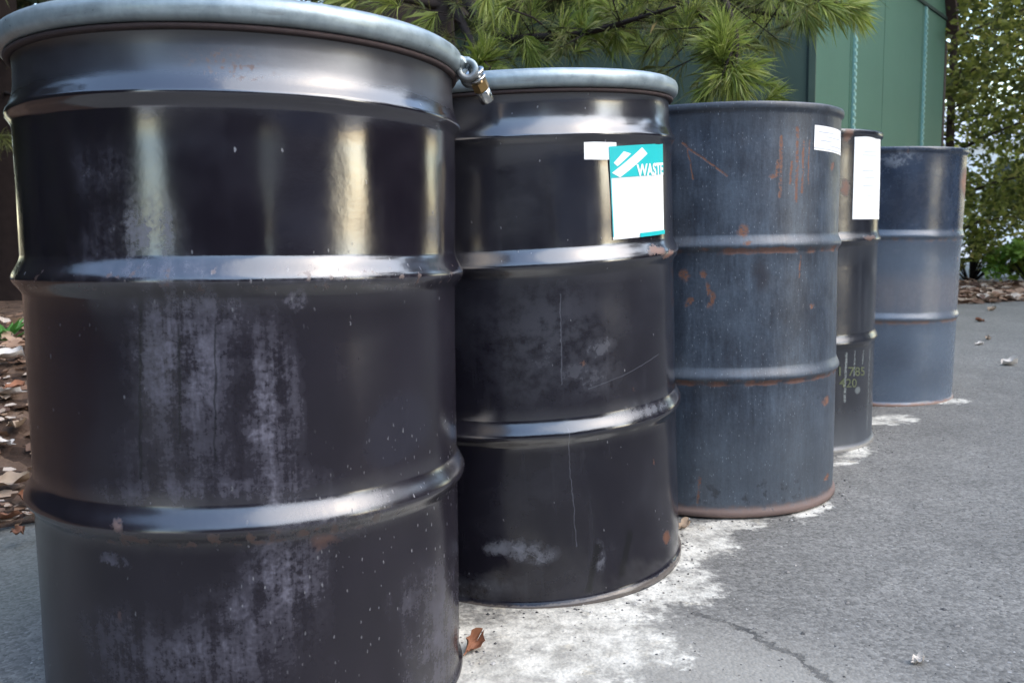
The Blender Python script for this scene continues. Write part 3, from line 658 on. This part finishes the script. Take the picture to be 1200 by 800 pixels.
def pine_tree():
    base=at(525,300,4.3); base.z=.10
    root=empty('pine_tree',base); tag(root,'long needled pine whose boughs hang in front of the dark shed wall','pine tree')
    O=base
    mb=MB(); mb.tube([Vector((0,0,-.1)),Vector((.01,0,.5)),Vector((0,.01,1.5)),Vector((-.02,.02,3)),Vector((0,0,5))],[.085,.07,.062,.05,.02],12); mb.build('trunk',m_bark_dark,root,True)
    boughs=[ # bough polylines in the photo's pixels and a depth, then the shoots carried
     [(528,-20,4.3),(582,40,3.9),(640,44,3.6),(690,38,3.4),(740,24,3.2),(792,8,3.0)],
     [(528,-60,4.3),(640,-40,3.7),(760,-10,3.3),(815,12,3.1),(838,40,3.05)],
     [(528,-60,4.3),(700,-60,3.6),(820,-30,3.2),(860,30,3.0),(862,78,2.95)],
     [(528,-90,4.3),(760,-90,3.6),(900,-40,3.2),(950,-5,3.1),(995,6,3.05)],
     [(528,-90,4.3),(720,-70,3.8),(830,-20,3.5),(880,12,3.4),(930,18,3.35)],
     [(528,0,4.3),(548,40,4.0),(560,62,3.7),(575,82,3.5)],
     [(528,10,4.3),(480,0,4.2),(420,-10,4.1),(360,0,4.0)],
     [(528,-70,4.3),(400,-60,4.2),(300,-20,4.1),(240,-4,4.1)],
    ]
    tipsets=[]
    for bi,bl in enumerate(boughs):
        pts=curve_pts([at(*q)-O for q in bl],8); mb=MB(); n=len(pts)
        mb.tube(pts,[.022*(1-i/n)+.0035 for i in range(n)],7); mb.build('bough',m_bark_dark,root,True)
        tipsets.append(pts)
    shoots=[] # (px,py,depth, direction in picture, size, count)
    B=[(845,52,3.0,(0,1),1.15,330),(850,48,3.0,(.6,.75),1.1,240),(838,55,3.0,(-.8,.35),1.1,240),(862,95,2.95,(.25,-1),1.05,260),(850,92,2.95,(-.6,-.5),1.0,200),(872,80,2.95,(.8,.2),1.0,180),
       (846,30,3.0,(-.2,1),1.0,180),(828,105,2.95,(-.5,-.4),.8,120),
       (905,112,3.1,(.7,.6),.75,110),(900,98,3.1,(.9,.1),.6,70),(865,112,3.0,(.2,-.5),.8,120),
       (945,18,3.05,(.6,-.6),.95,200),(975,12,3.0,(.8,-.4),.9,200),(1000,12,3.0,(.9,-.5),.85,200),(960,5,3.1,(.5,.3),.9,180),(1005,22,3.05,(.6,-.7),.7,120),(930,6,3.2,(.4,-.3),1.0,150),(1000,0,3.1,(.6,.5),1.0,160),
       (560,72,3.6,(.2,.9),1.1,240),(575,92,3.5,(.5,.2),1.0,220),(590,100,3.5,(.9,-.2),.9,170),(556,95,3.6,(-.5,-.2),.9,170),(570,60,3.6,(.3,1),1.0,150),
       (622,62,3.6,(.3,-.8),1.1,180),(640,58,3.6,(.8,-.2),.8,110),(600,42,3.8,(-.3,.7),1.0,120),
       (660,30,3.5,(.3,.8),1.1,130),(700,22,3.4,(.7,.6),1.1,130),(745,12,3.3,(.5,.8),1.1,120),(780,30,3.1,(.6,-.7),.9,90),(810,20,3.1,(.3,.8),1.1,140),
       (575,15,3.9,(-.2,1),1.2,130),(625,8,3.8,(.2,1),1.2,130),(690,0,3.6,(.4,.8),1.2,120),(450,0,4.0,(-.6,.2),1.2,130),(500,30,4.0,(-.3,-.3),1.1,120),(400,-5,4.0,(-.8,.2),1.2,130),(330,0,4.0,(-.6,.4),1.2,120),(260,2,4.1,(-.7,.2),1.2,120)]
    for k in range(34):
        px=random.uniform(570,935); py=random.uniform(-10,62)*(1 if px<800 else .5); B.append((px,py,random.uniform(3.3,4.0),(random.uniform(-.8,.9),random.uniform(-.7,.8)),random.uniform(.8,1.1),random.randint(60,120)))
    V=[];Fc=[];Vd=[];Fd=[]
    right=Vector((1,0,0)); upv=Vector((0,0,1))
    mtw=MB()
    for (px,py,dp,dr,sz,cnt) in B:
        p=at(px,py,dp)-O; d=(right*dr[0]+upv*dr[1]+Vector((0,random.uniform(-.5,.2),0))).normalized()
        needles_shoot(V,Fc,p,d,int(cnt*.95),.122*sz,.0026,.07*sz)
        allp=min((q for ps in tipsets for q in ps),key=lambda q:(q-(p-d*.15)).length)
        mtw.tube([allp,(allp+p-d*.08)/2+Vector((0,0,.01)),p-d*.06*sz,p],[.0045,.0038,.003,.002],5)
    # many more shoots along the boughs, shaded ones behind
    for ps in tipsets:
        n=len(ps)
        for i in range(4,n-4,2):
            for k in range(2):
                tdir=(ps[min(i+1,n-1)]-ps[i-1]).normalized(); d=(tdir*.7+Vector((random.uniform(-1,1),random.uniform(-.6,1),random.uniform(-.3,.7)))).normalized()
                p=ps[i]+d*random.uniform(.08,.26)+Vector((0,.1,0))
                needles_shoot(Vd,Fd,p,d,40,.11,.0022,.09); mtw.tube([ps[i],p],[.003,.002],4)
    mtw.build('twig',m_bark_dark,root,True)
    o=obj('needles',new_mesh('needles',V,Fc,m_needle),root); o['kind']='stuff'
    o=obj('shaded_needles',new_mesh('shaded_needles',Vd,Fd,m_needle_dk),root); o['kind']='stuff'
pine_tree()

def leaf_cloud(centres,radii,per,size,seed,flat=.75,droop=.2):
    """leaf-sized quads (bent along the middle) spread through clumps"""
    r=np.random.default_rng(seed); V=[];Fc=[]
    for c,rad,n in zip(centres,radii,per):
        n=int(n)
        if n<=0: continue
        q=r.normal(0,1,(n,3)); q/=np.linalg.norm(q,axis=1)[:,None]; q*= (r.random(n)**.45)[:,None]*rad; q[:,2]*=flat
        P=np.array(c)+q; D=r.normal(0,1,(n,3)); D[:,2]=D[:,2]*.5-droop; D/=np.linalg.norm(D,axis=1)[:,None]
        Sd=np.cross(D,r.normal(0,1,(n,3))); Sd/=np.linalg.norm(Sd,axis=1)[:,None]; L=size*r.uniform(.6,1.3,n); Wd=L*r.uniform(.28,.42,n)
        N=np.cross(D,Sd)
        A=P; B=P+D*L[:,None]*.45+Sd*Wd[:,None]+N*(L*.08)[:,None]; Cc=P+D*L[:,None]; E=P+D*L[:,None]*.45-Sd*Wd[:,None]+N*(L*.08)[:,None]
        k=len(V); Q=np.stack([A,B,Cc,E],1).reshape(-1,3); V += Q.tolist(); Fc += [(k+4*i,k+4*i+1,k+4*i+2,k+4*i+3) for i in range(n)]
    return V,Fc
def broad_tree(name,loc,height,r_tr,crown_r,z_low,n_limb,leaves,lsize,mleaf,mbark,label,seed,group=None,clump=.55,lean=(0,0),cat='tree'):
    rd=random.Random(seed); root=empty(name,loc); tag(root,label,cat,group=group)
    top=Vector((lean[0],lean[1],height)); tr=curve_pts([(0,0,-.1),(lean[0]*.2+rd.uniform(-.08,.08),lean[1]*.2,height*.35),(lean[0]*.6,lean[1]*.6+rd.uniform(-.1,.1),height*.7),top],6)
    n=len(tr); mb=MB(); mb.tube(tr,[r_tr*(1-.85*i/n) for i in range(n)],10); mb.build('trunk',mbark,root,True)
    cs=[];rs=[];mb=MB()
    for k in range(n_limb):
        z=z_low+(height*.96-z_low)*((k+.5)/n_limb)**.9; i=min(n-1,int(z/height*n)); p=tr[i].copy(); p.z=z
        a=k*2.4+rd.uniform(-.4,.4); prof=math.sin(PI*min(1,max(.06,((z-z_low)/(height-z_low))*.82+.16)))**.7; ln=crown_r*prof*rd.uniform(.7,1.1)
        d=Vector((math.cos(a),math.sin(a),rd.uniform(-.05,.45)))
        q=[p,p+d*ln*.35+Vector((0,0,.05)),p+d*ln*.7+Vector((rd.uniform(-.1,.1),rd.uniform(-.1,.1),.02)),p+d*ln+Vector((0,0,-.12*ln))]
        mb.tube(q,[r_tr*.34*(1-z/height*.6),r_tr*.24*(1-z/height*.5),r_tr*.14,r_tr*.05],6)
        for f in (.35,.62,.85,1.0):
            base=p+d*ln*f
            for m in range(2 if f<.9 else 3):
                o=Vector((rd.uniform(-1,1),rd.uniform(-1,1),rd.uniform(-.55,.55)))*clump*crown_r*.42*(f+.25); c=base+o
                if rd.random()<.8: mb.tube([base,(base+c)/2+Vector((0,0,.03)),c],[r_tr*.07,r_tr*.05,r_tr*.02],4)
                cs.append(tuple(c)); rs.append(clump*crown_r*rd.uniform(.22,.45))
    mb.build('limbs',mbark,root,True)
    w=np.array(rs)**2; per=leaves*w/w.sum()
    V,Fc=leaf_cloud(cs,rs,per,lsize,seed); o=obj('crown',new_mesh('crown',V,Fc,mleaf),root); o['kind']='stuff'
    return root
# trees beyond the shed at the right of the view
broad_tree('leafy_tree',(4.38,8.9,0),5.2,.05,2.0,.35,34,38000,.062,m_leaf,m_bark,'yellow green tree right of the shed with sky showing through its leaves',11,clump=.5)
broad_tree('leafy_tree',(6.9,10.8,0),6.5,.08,2.6,.4,30,36000,.08,m_leaf,m_bark_dark,'taller yellow green tree behind the tree beside the shed',12,'trees right of the shed',clump=.62)
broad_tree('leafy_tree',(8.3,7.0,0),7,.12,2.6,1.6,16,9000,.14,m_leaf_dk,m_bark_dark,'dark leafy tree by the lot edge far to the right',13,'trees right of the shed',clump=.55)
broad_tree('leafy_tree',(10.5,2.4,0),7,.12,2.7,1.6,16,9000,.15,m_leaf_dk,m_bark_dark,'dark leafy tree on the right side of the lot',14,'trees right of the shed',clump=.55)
# dense dark trees behind the front drum and the pine
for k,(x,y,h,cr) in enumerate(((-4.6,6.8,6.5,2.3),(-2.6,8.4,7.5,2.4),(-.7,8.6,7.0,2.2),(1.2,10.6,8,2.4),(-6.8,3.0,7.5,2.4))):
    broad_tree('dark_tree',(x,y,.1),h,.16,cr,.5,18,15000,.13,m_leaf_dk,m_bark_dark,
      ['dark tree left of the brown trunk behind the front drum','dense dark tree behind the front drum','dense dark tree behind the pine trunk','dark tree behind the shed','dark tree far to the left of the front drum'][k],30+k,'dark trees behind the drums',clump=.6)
# the broad brown trunk behind the front drum's left edge
m_bark_old=simple('shaded_pine_bark',(.013,.009,.008),.95,0,25,.5,.8)
def old_pine():
    b=at(14,395,5.4); b.z=.12; root=empty('old_pine',b); tag(root,'broad brown pine trunk rising behind the left edge of the front drum','pine tree')
    mb=MB(); pts=[(0,0,-.1),(0,0,.12),(.01,0,.5),(.02,0,2),(0,.05,5)]; mb.tube(pts,[.27,.21,.185,.17,.09],20); mb.build('trunk',m_bark_old,root,True)
    V=[];Fc=[];mt=MB()
    for k in range(150):
        a=random.uniform(0,2*PI); z=random.uniform(.75,2.9); r=random.uniform(.3,1.5); p=Vector((r*math.cos(a),r*math.sin(a)-.2,z)); d=Vector((math.cos(a),math.sin(a),random.uniform(-.5,.4))).normalized()
        needles_shoot(V,Fc,p,d,60,.13,.003,.10)
        if k%3==0: mt.tube([Vector((.1*math.cos(a),.1*math.sin(a),z+.1)),p],[.014,.004],5)
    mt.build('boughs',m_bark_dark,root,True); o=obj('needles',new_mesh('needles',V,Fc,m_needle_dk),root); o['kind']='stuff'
old_pine()
def bush(name,loc,r,n,ls,mat,label,seed,flat=.8,group=None):
    rd=random.Random(seed); root=empty(name,loc); tag(root,label,'bush',group=group); mb=MB(); cs=[];rs=[]
    for k in range(26):
        a=rd.uniform(0,2*PI); q=rd.random()**.6; p=Vector((r*q*math.cos(a),r*q*math.sin(a),r*flat*(.25+1.2*rd.random()*(1-.5*q)))); mb.tube([(0,0,-.05),p*.5+Vector((0,0,.05)),p],[.02*r,.014*r,.005*r],5); cs.append(tuple(p)); rs.append(r*rd.uniform(.22,.36))
    mb.build('stems',m_bark_dark,root,True); w=np.array(rs)**2
    V,Fc=leaf_cloud(cs,rs,n*w/w.sum(),ls,seed); o=obj('leaves',new_mesh('leaves',V,Fc,mat),root); o['kind']='stuff'
bb=at(1205,320,8.3); bush('shrub',(bb.x+.05,bb.y,.02),.36,2600,.06,m_bush,'low bright green shrub on the leaf bank at the right edge',51)

b2=at(1138,300,8.7); bush('shrub',(b2.x,b2.y,.02),.45,900,.06,m_leaf,'sparse yellowish shrub on the leaf bank right of the farthest drum',52,1.0)

# ------------------------------------------------------------------ leaf litter
m_litter=leaf_mat('dead_leaves',[(0,(.08,.042,.028)),(.35,(.22,.125,.075)),(.65,(.37,.235,.15)),(.85,(.48,.36,.26)),(1,(.56,.48,.40))],.15,.7)
m_leaf_tan=simple('tan_dead_leaf',(.34,.25,.17),.75,0,50,.35); m_leaf_rust=simple('rusty_dead_leaf',(.24,.10,.05),.75,0,50,.5); m_leaf_pale=simple('pale_dead_leaf',(.55,.50,.44),.75,0,50,.25)
def litter():
    V=[];Fc=[]
    def leaf(p,L,lift):
        a=random.uniform(0,2*PI); tilt=random.uniform(-.5,.5); d=Vector((math.cos(a),math.sin(a),tilt*.6)).normalized(); s=Vector((-d.y,d.x,random.uniform(-.5,.5))).normalized(); n=d.cross(s)
        if n.z<0: n=-n
        w=L*random.uniform(.3,.45); k=len(V); c=L*random.uniform(.02,.18); p=p+Vector((0,0,lift))
        V.extend([p,p+d*L*.3+s*w+n*c,p+d*L*.75+s*w*.7+n*c*1.2,p+d*L+n*c*.4,p+d*L*.75-s*w*.7+n*c*1.2,p+d*L*.3-s*w+n*c,p+d*L*.4+n*.0,]); 
        Fc.extend([(k,k+1,k+6),(k+1,k+2,k+6),(k+2,k+3,k+6),(k+3,k+4,k+6),(k+4,k+5,k+6),(k+5,k,k+6)])
    def put(s0,s1,t0,t1,n,L0,L1,bias=1.4):
        for _ in range(n):
            s=random.uniform(s0,s1); t=t0+(t1-t0)*random.random()**bias; bend=-max(0,s-6.25)*.62
            p=E0+ED*s+EN*(t+bend); leaf(Vector((p.x,p.y,litter_height(p.x,p.y) if t>0 else 0)),random.uniform(L0,L1),random.uniform(0,.022))
    put(-1.2,.9,.0,1.5,2300,.018,.05); put(-2,.8,1.2,4.2,1900,.035,.08,1); put(5.6,10,-.02,1.5,3000,.05,.11,1); put(.9,5.6,.0,.6,900,.04,.08)
    o=obj('leaf_litter',new_mesh('leaf_litter',V,Fc,m_litter)); tag(o,'brown fallen leaves covering the bank behind the drums','leaf litter',kind='stuff')
litter()
def curled_leaf(name,p,L,W,rz,mat,label,seed,curl=.35,group=None,tilt=0):
    rd=random.Random(seed); n,m=9,7; V=[];Fc=[]
    for i in range(n+1):
        t=i/n; w=W*.5*(math.sin(PI*min(1,t*.95+.04))**.75)*(1+.25*math.sin(t*17+seed)*(.4+rd.random()*.6))
        for j in range(m+1):
            s=j/m*2-1
            z=curl*W*(s*s)*(.6+.6*t)+curl*.5*L*(t-.45)**2+.004*math.sin(9*t+5*s+seed)
            V.append(((t-.5)*L,s*w,z+.004))
    for i in range(n):
        for j in range(m): a=i*(m+1)+j; Fc.append((a,a+m+1,a+m+2,a+1))
    o=obj(name,new_mesh(name,V,Fc,mat,True)); o.location=p; o.rotation_euler=(tilt,0,rz)
    mb=MB(); mb.tube([(-.5*L-.25*L,0,.006),(-.5*L,0,.004+curl*.1*L)],[.0009,.0013],5); st=mb.build('stalk',mat,o)
    tag(o,label,'leaf',group=group); return o
g_=ground
curled_leaf('dead_leaf',g_(1183,428),.075,.05,.15,m_leaf_pale,'largest pale dead leaf on the asphalt near the right edge of the lot',1,.5)
curled_leaf('dead_leaf',g_(551,760),.042,.026,1.2,m_leaf_rust,'rusty curled leaf against the foot of the front drum',2,.7,tilt=.5)
curled_leaf('dead_leaf',g_(1148,404),.05,.03,.3,m_leaf_pale,'flat pale leaf on the asphalt, just right of the farthest drum',3,.3)
curled_leaf('dead_leaf',g_(1158,398),.04,.03,1.3,m_leaf_tan,'small tan leaf beside the flat pale leaf on the asphalt',4,.4)
curled_leaf('dead_leaf',g_(1162,364),.07,.05,.6,m_leaf_tan,'tan leaf on the asphalt close to the leaf bank',5,.4)
curled_leaf('dead_leaf',g_(1148,377),.06,.04,2.0,m_leaf_rust,'dark rusty leaf on the asphalt between the bank and the pale leaves',6,.4)
curled_leaf('dead_leaf',g_(1076,777),.020,.014,.4,m_leaf_pale,'tiny pale leaf scrap on the asphalt at the bottom right',7,.5)
curled_leaf('dead_leaf',g_(802,618),.04,.022,.9,m_leaf_tan,'small tan leaf between the second and third drums on the white stain',8,.4)
# bigger leaves by the front drum's left side, one by one
for k,(px,py,L,mt,lab) in enumerate(((14,484,.16,m_leaf_pale,'big pale leaf on the litter left of the front drum'),(14,462,.10,m_leaf_tan,'yellowish tan leaf just below the green sprout'),(8,505,.13,m_leaf_pale,'second pale leaf below the big pale one left of the front drum'),
   (24,520,.11,m_leaf_tan,'tan leaf touching the front drum outline above its lower hoop'),(10,548,.12,m_leaf_tan,'tan curled leaf at the left edge below the pale leaves'),(26,560,.07,m_leaf_rust,'rusty leaf in the shadow of the front drum lower hoop'),
   (6,580,.07,m_leaf_rust,'rusty leaf by the asphalt edge at the far left'),(20,596,.06,m_leaf_rust,'small rusty leaf closest to the asphalt edge on the left'),(22,500,.08,m_leaf_rust,'rusty leaf between the pale leaves left of the front drum'),(4,530,.09,m_leaf_pale,'pale leaf cut by the left edge of the view'))):
    q=g_(px,py,.08); q.z=litter_height(q.x,q.y)+.02
    L*=.72; curled_leaf('dead_leaf',q,L,L*.62,k*1.7,mt,lab,20+k,.3,'large leaves left of the front drum',tilt=.25)
def sprout():
    q=g_(12,446,.12); q.z=litter_height(q.x,q.y); root=empty('green_sprout',q); tag(root,'small bright green weed growing in the litter left of the front drum','weed')
    m=leaf_mat('sprout_leaves',[(0,(.05,.17,.03)),(1,(.10,.27,.05))],.4)
    for k in range(16):
        a=k*2.4; L=random.uniform(.10,.19); d=Vector((math.cos(a),math.sin(a),random.uniform(.25,1.1))).normalized(); s=Vector((-d.y,d.x,0)).normalized()*.012
        V=[(0,0,0),d*L*.5+s,d*L*.5-s,d*L+Vector((0,0,-.02)),d*L*.5+Vector((0,0,.006))]; obj('leaf',new_mesh('leaf',V,[(0,1,4),(0,4,2),(1,3,4),(4,3,2)],m),root)
sprout()
def grit():
    """grains, bits of bark and crumbs lying on the asphalt"""
    V=[];Fc=[]
    def stone(x,y,r):
        k=len(V); a=random.uniform(0,PI)
        for (dx,dy,dz) in ((1,0,.2),(0,1,.1),(-1,0,.25),(0,-1,.1),(.2,.1,.9)): 
            e=random.uniform(.6,1.2)*r; V.append((x+(dx*math.cos(a)-dy*math.sin(a))*e,y+(dx*math.sin(a)+dy*math.cos(a))*e,max(.0005,dz*e*.8)))
        Fc.extend([(k,k+1,k+4),(k+1,k+2,k+4),(k+2,k+3,k+4),(k+3,k,k+4)])
    for _ in range(2600):
        y=random.uniform(.85,4.5); x=random.uniform(-.1,1)*y*.62+random.uniform(-.1,.3); stone(x,y,random.uniform(.0008,.0028)*(1 if random.random()<.97 else 2))
    for d in range(5):
        cx,cy=DR[d][:2]
        for _ in range(260):
            a=random.uniform(0,2*PI); r=R+.008+abs(random.gauss(0,.03)); stone(cx+r*math.cos(a),cy+r*math.sin(a),random.uniform(.0012,.004))
    m=leaf_mat('grit',[(0,(.03,.03,.03)),(.4,(.12,.115,.11)),(.7,(.30,.28,.25)),(1,(.5,.48,.45))],0,.9)
    tag(obj('grit',new_mesh('grit',V,Fc,m)),'fine grit and crumbs scattered on the asphalt','grit',kind='stuff')
grit()

# ------------------------------------------------------------------ buildings beyond and behind
def house(name,loc,rz,w,dp,h,wallc,roofc,label,wins,rh=1.2):
    root=empty(name,loc,rz); tag(root,label,'building'); mw=simple(name+'_wall',wallc,.8,0,6,.06); mr=simple(name+'_roof',roofc,.8,0,8,.2)
    mb=MB(); mb.box((-w/2,0,0),(w/2,dp,h)); mb.build('wall',mw,root)
    V=[(-w/2-.3,-.3,h+.004),(w/2+.3,-.3,h+.004),(w/2+.3,dp+.3,h+.004),(-w/2-.3,dp+.3,h+.004),(-w/2-.3,dp/2,h+rh),(w/2+.3,dp/2,h+rh)]
    obj('roof',new_mesh('roof',V,[(0,3,2,1),(0,1,5,4),(2,3,4,5),(0,4,3),(1,2,5)],mr),root)
    mg=simple(name+'_glass',(.05,.06,.07),.1); mf=simple(name+'_frame',(.7,.7,.7),.6)
    for (x,z,ww,hh) in wins:
        mb=MB(); mb.box((x-ww/2-.06,-.03,z-.06),(x+ww/2+.06,-.003,z+hh+.06)); f=mb.build('window',mf,root); mb=MB(); mb.box((x-ww/2,-.036,z),(x+ww/2,-.031,z+hh)); mb.build('pane',mg,f)
house('white_house',(11.5,21,0),math.radians(-28),9,6,2.3,(.78,.79,.80),(.45,.46,.48),'white house glimpsed through the tree right of the shed',((-2.6,.9,1,1),(.4,.9,1,1),(3,.9,1,1)))
# what the drums' gloss mirrors: unseen dark hedges and pale pads added, with openings
def polar(az,d,z=0): a=math.radians(az); return Vector((.3+d*math.sin(a),1.8+d*math.cos(a),z))
def reflection_hedge(az0,az1,d,h,th,label,seed):
    rd=random.Random(seed); mid=polar((az0+az1)/2,d); root=empty('reflection_hedge',mid); tag(root,label,'hedge',group='hedges added for the drum reflections')
    n=max(4,int((az1-az0)/3)); cs=[];rs=[];mb=MB()
    for k in range(n+1):
        az=az0+(az1-az0)*k/n; b=polar(az,d)-mid; mb.tube([b,b+Vector((.1,0,h*.5)),b+Vector((0,.1,h*.9))],[.12,.08,.02],6)
        for m in range(int(h*2.2)):
            z=.15+(h-.3)*(m+rd.random())/int(h*2.2); p=polar(az+rd.uniform(-1.2,1.2)*(0 if k in (0,n) else 1),d+rd.uniform(-.3,.3)*th,z)-mid; cs.append(tuple(p)); rs.append(th*rd.uniform(.42,.62))
    mb.build('stems',m_bark_dark,root,True)
    V,Fc=leaf_cloud(cs,rs,[rd.randint(55,75) for _ in cs],.34,seed,.9); o=obj('leaves',new_mesh('leaves',V,Fc,m_leaf_dk),root); o['kind']='stuff'
    # solid core added so that no sky shows through the hedge
    V=[];Fc=[]
    for k in range(n+1):
        az=az0+.6+(az1-az0-1.2)*k/n; 
        for (dd,zz) in ((-.22*th,0),(-.15*th,h*.93),(.15*th,h*.93),(.22*th,0)): V.append(polar(az,d+dd,zz)-mid)
    for k in range(n):
        for j in range(4): Fc.append((k*4+j,(k+1)*4+j,(k+1)*4+(j+1)%4,k*4+(j+1)%4))
    Fc += [(0,1,2,3),(n*4+3,n*4+2,n*4+1,n*4)]
    obj('opaque_core',new_mesh('opaque_core',V,Fc,m_bark_dark),root)
reflection_hedge(58,105,14,5.5,1.5,'unseen tall dark hedge, added for the drum reflections, along the right side of the lot',71)
reflection_hedge(121,155.8,14,5.5,1.5,'unseen tall dark hedge, added for the drum reflections, behind the viewer beside the grey shop',72)
reflection_hedge(160.8,202,14,5.5,1.5,'unseen tall dark hedge, added for the drum reflections, behind the viewer left of the narrow opening',74)
reflection_hedge(218,306,9,5.5,1.5,'unseen tall dark hedge, added for the drum reflections, on the left side of the lot',73)
for (a0,a1,nm) in ((105.5,121,'reflection_pad'),(202.5,217.5,'reflection_pad')):  # pale pads added in the openings to brighten the mirrored streaks
    me=new_mesh(nm,[polar(a0,4.0,.006),polar(a1,4.0,.006),polar(a1,60,.006),polar(a0,60,.006)],[(0,1,2,3)],simple('light_concrete',(.62,.60,.54),.85,0,2,.12)); tag(obj(nm,me),kind='structure')
sp_=polar(141,11.5)
house('grey_shop',(sp_[0],sp_[1],0),math.radians(180-141),5.0,4,1.3,(.24,.24,.27),(.14,.14,.15),'grey low building across the lot behind the viewer',((-1.2,.45,1.0,.6),(1.4,.45,1.0,.6)),.3)
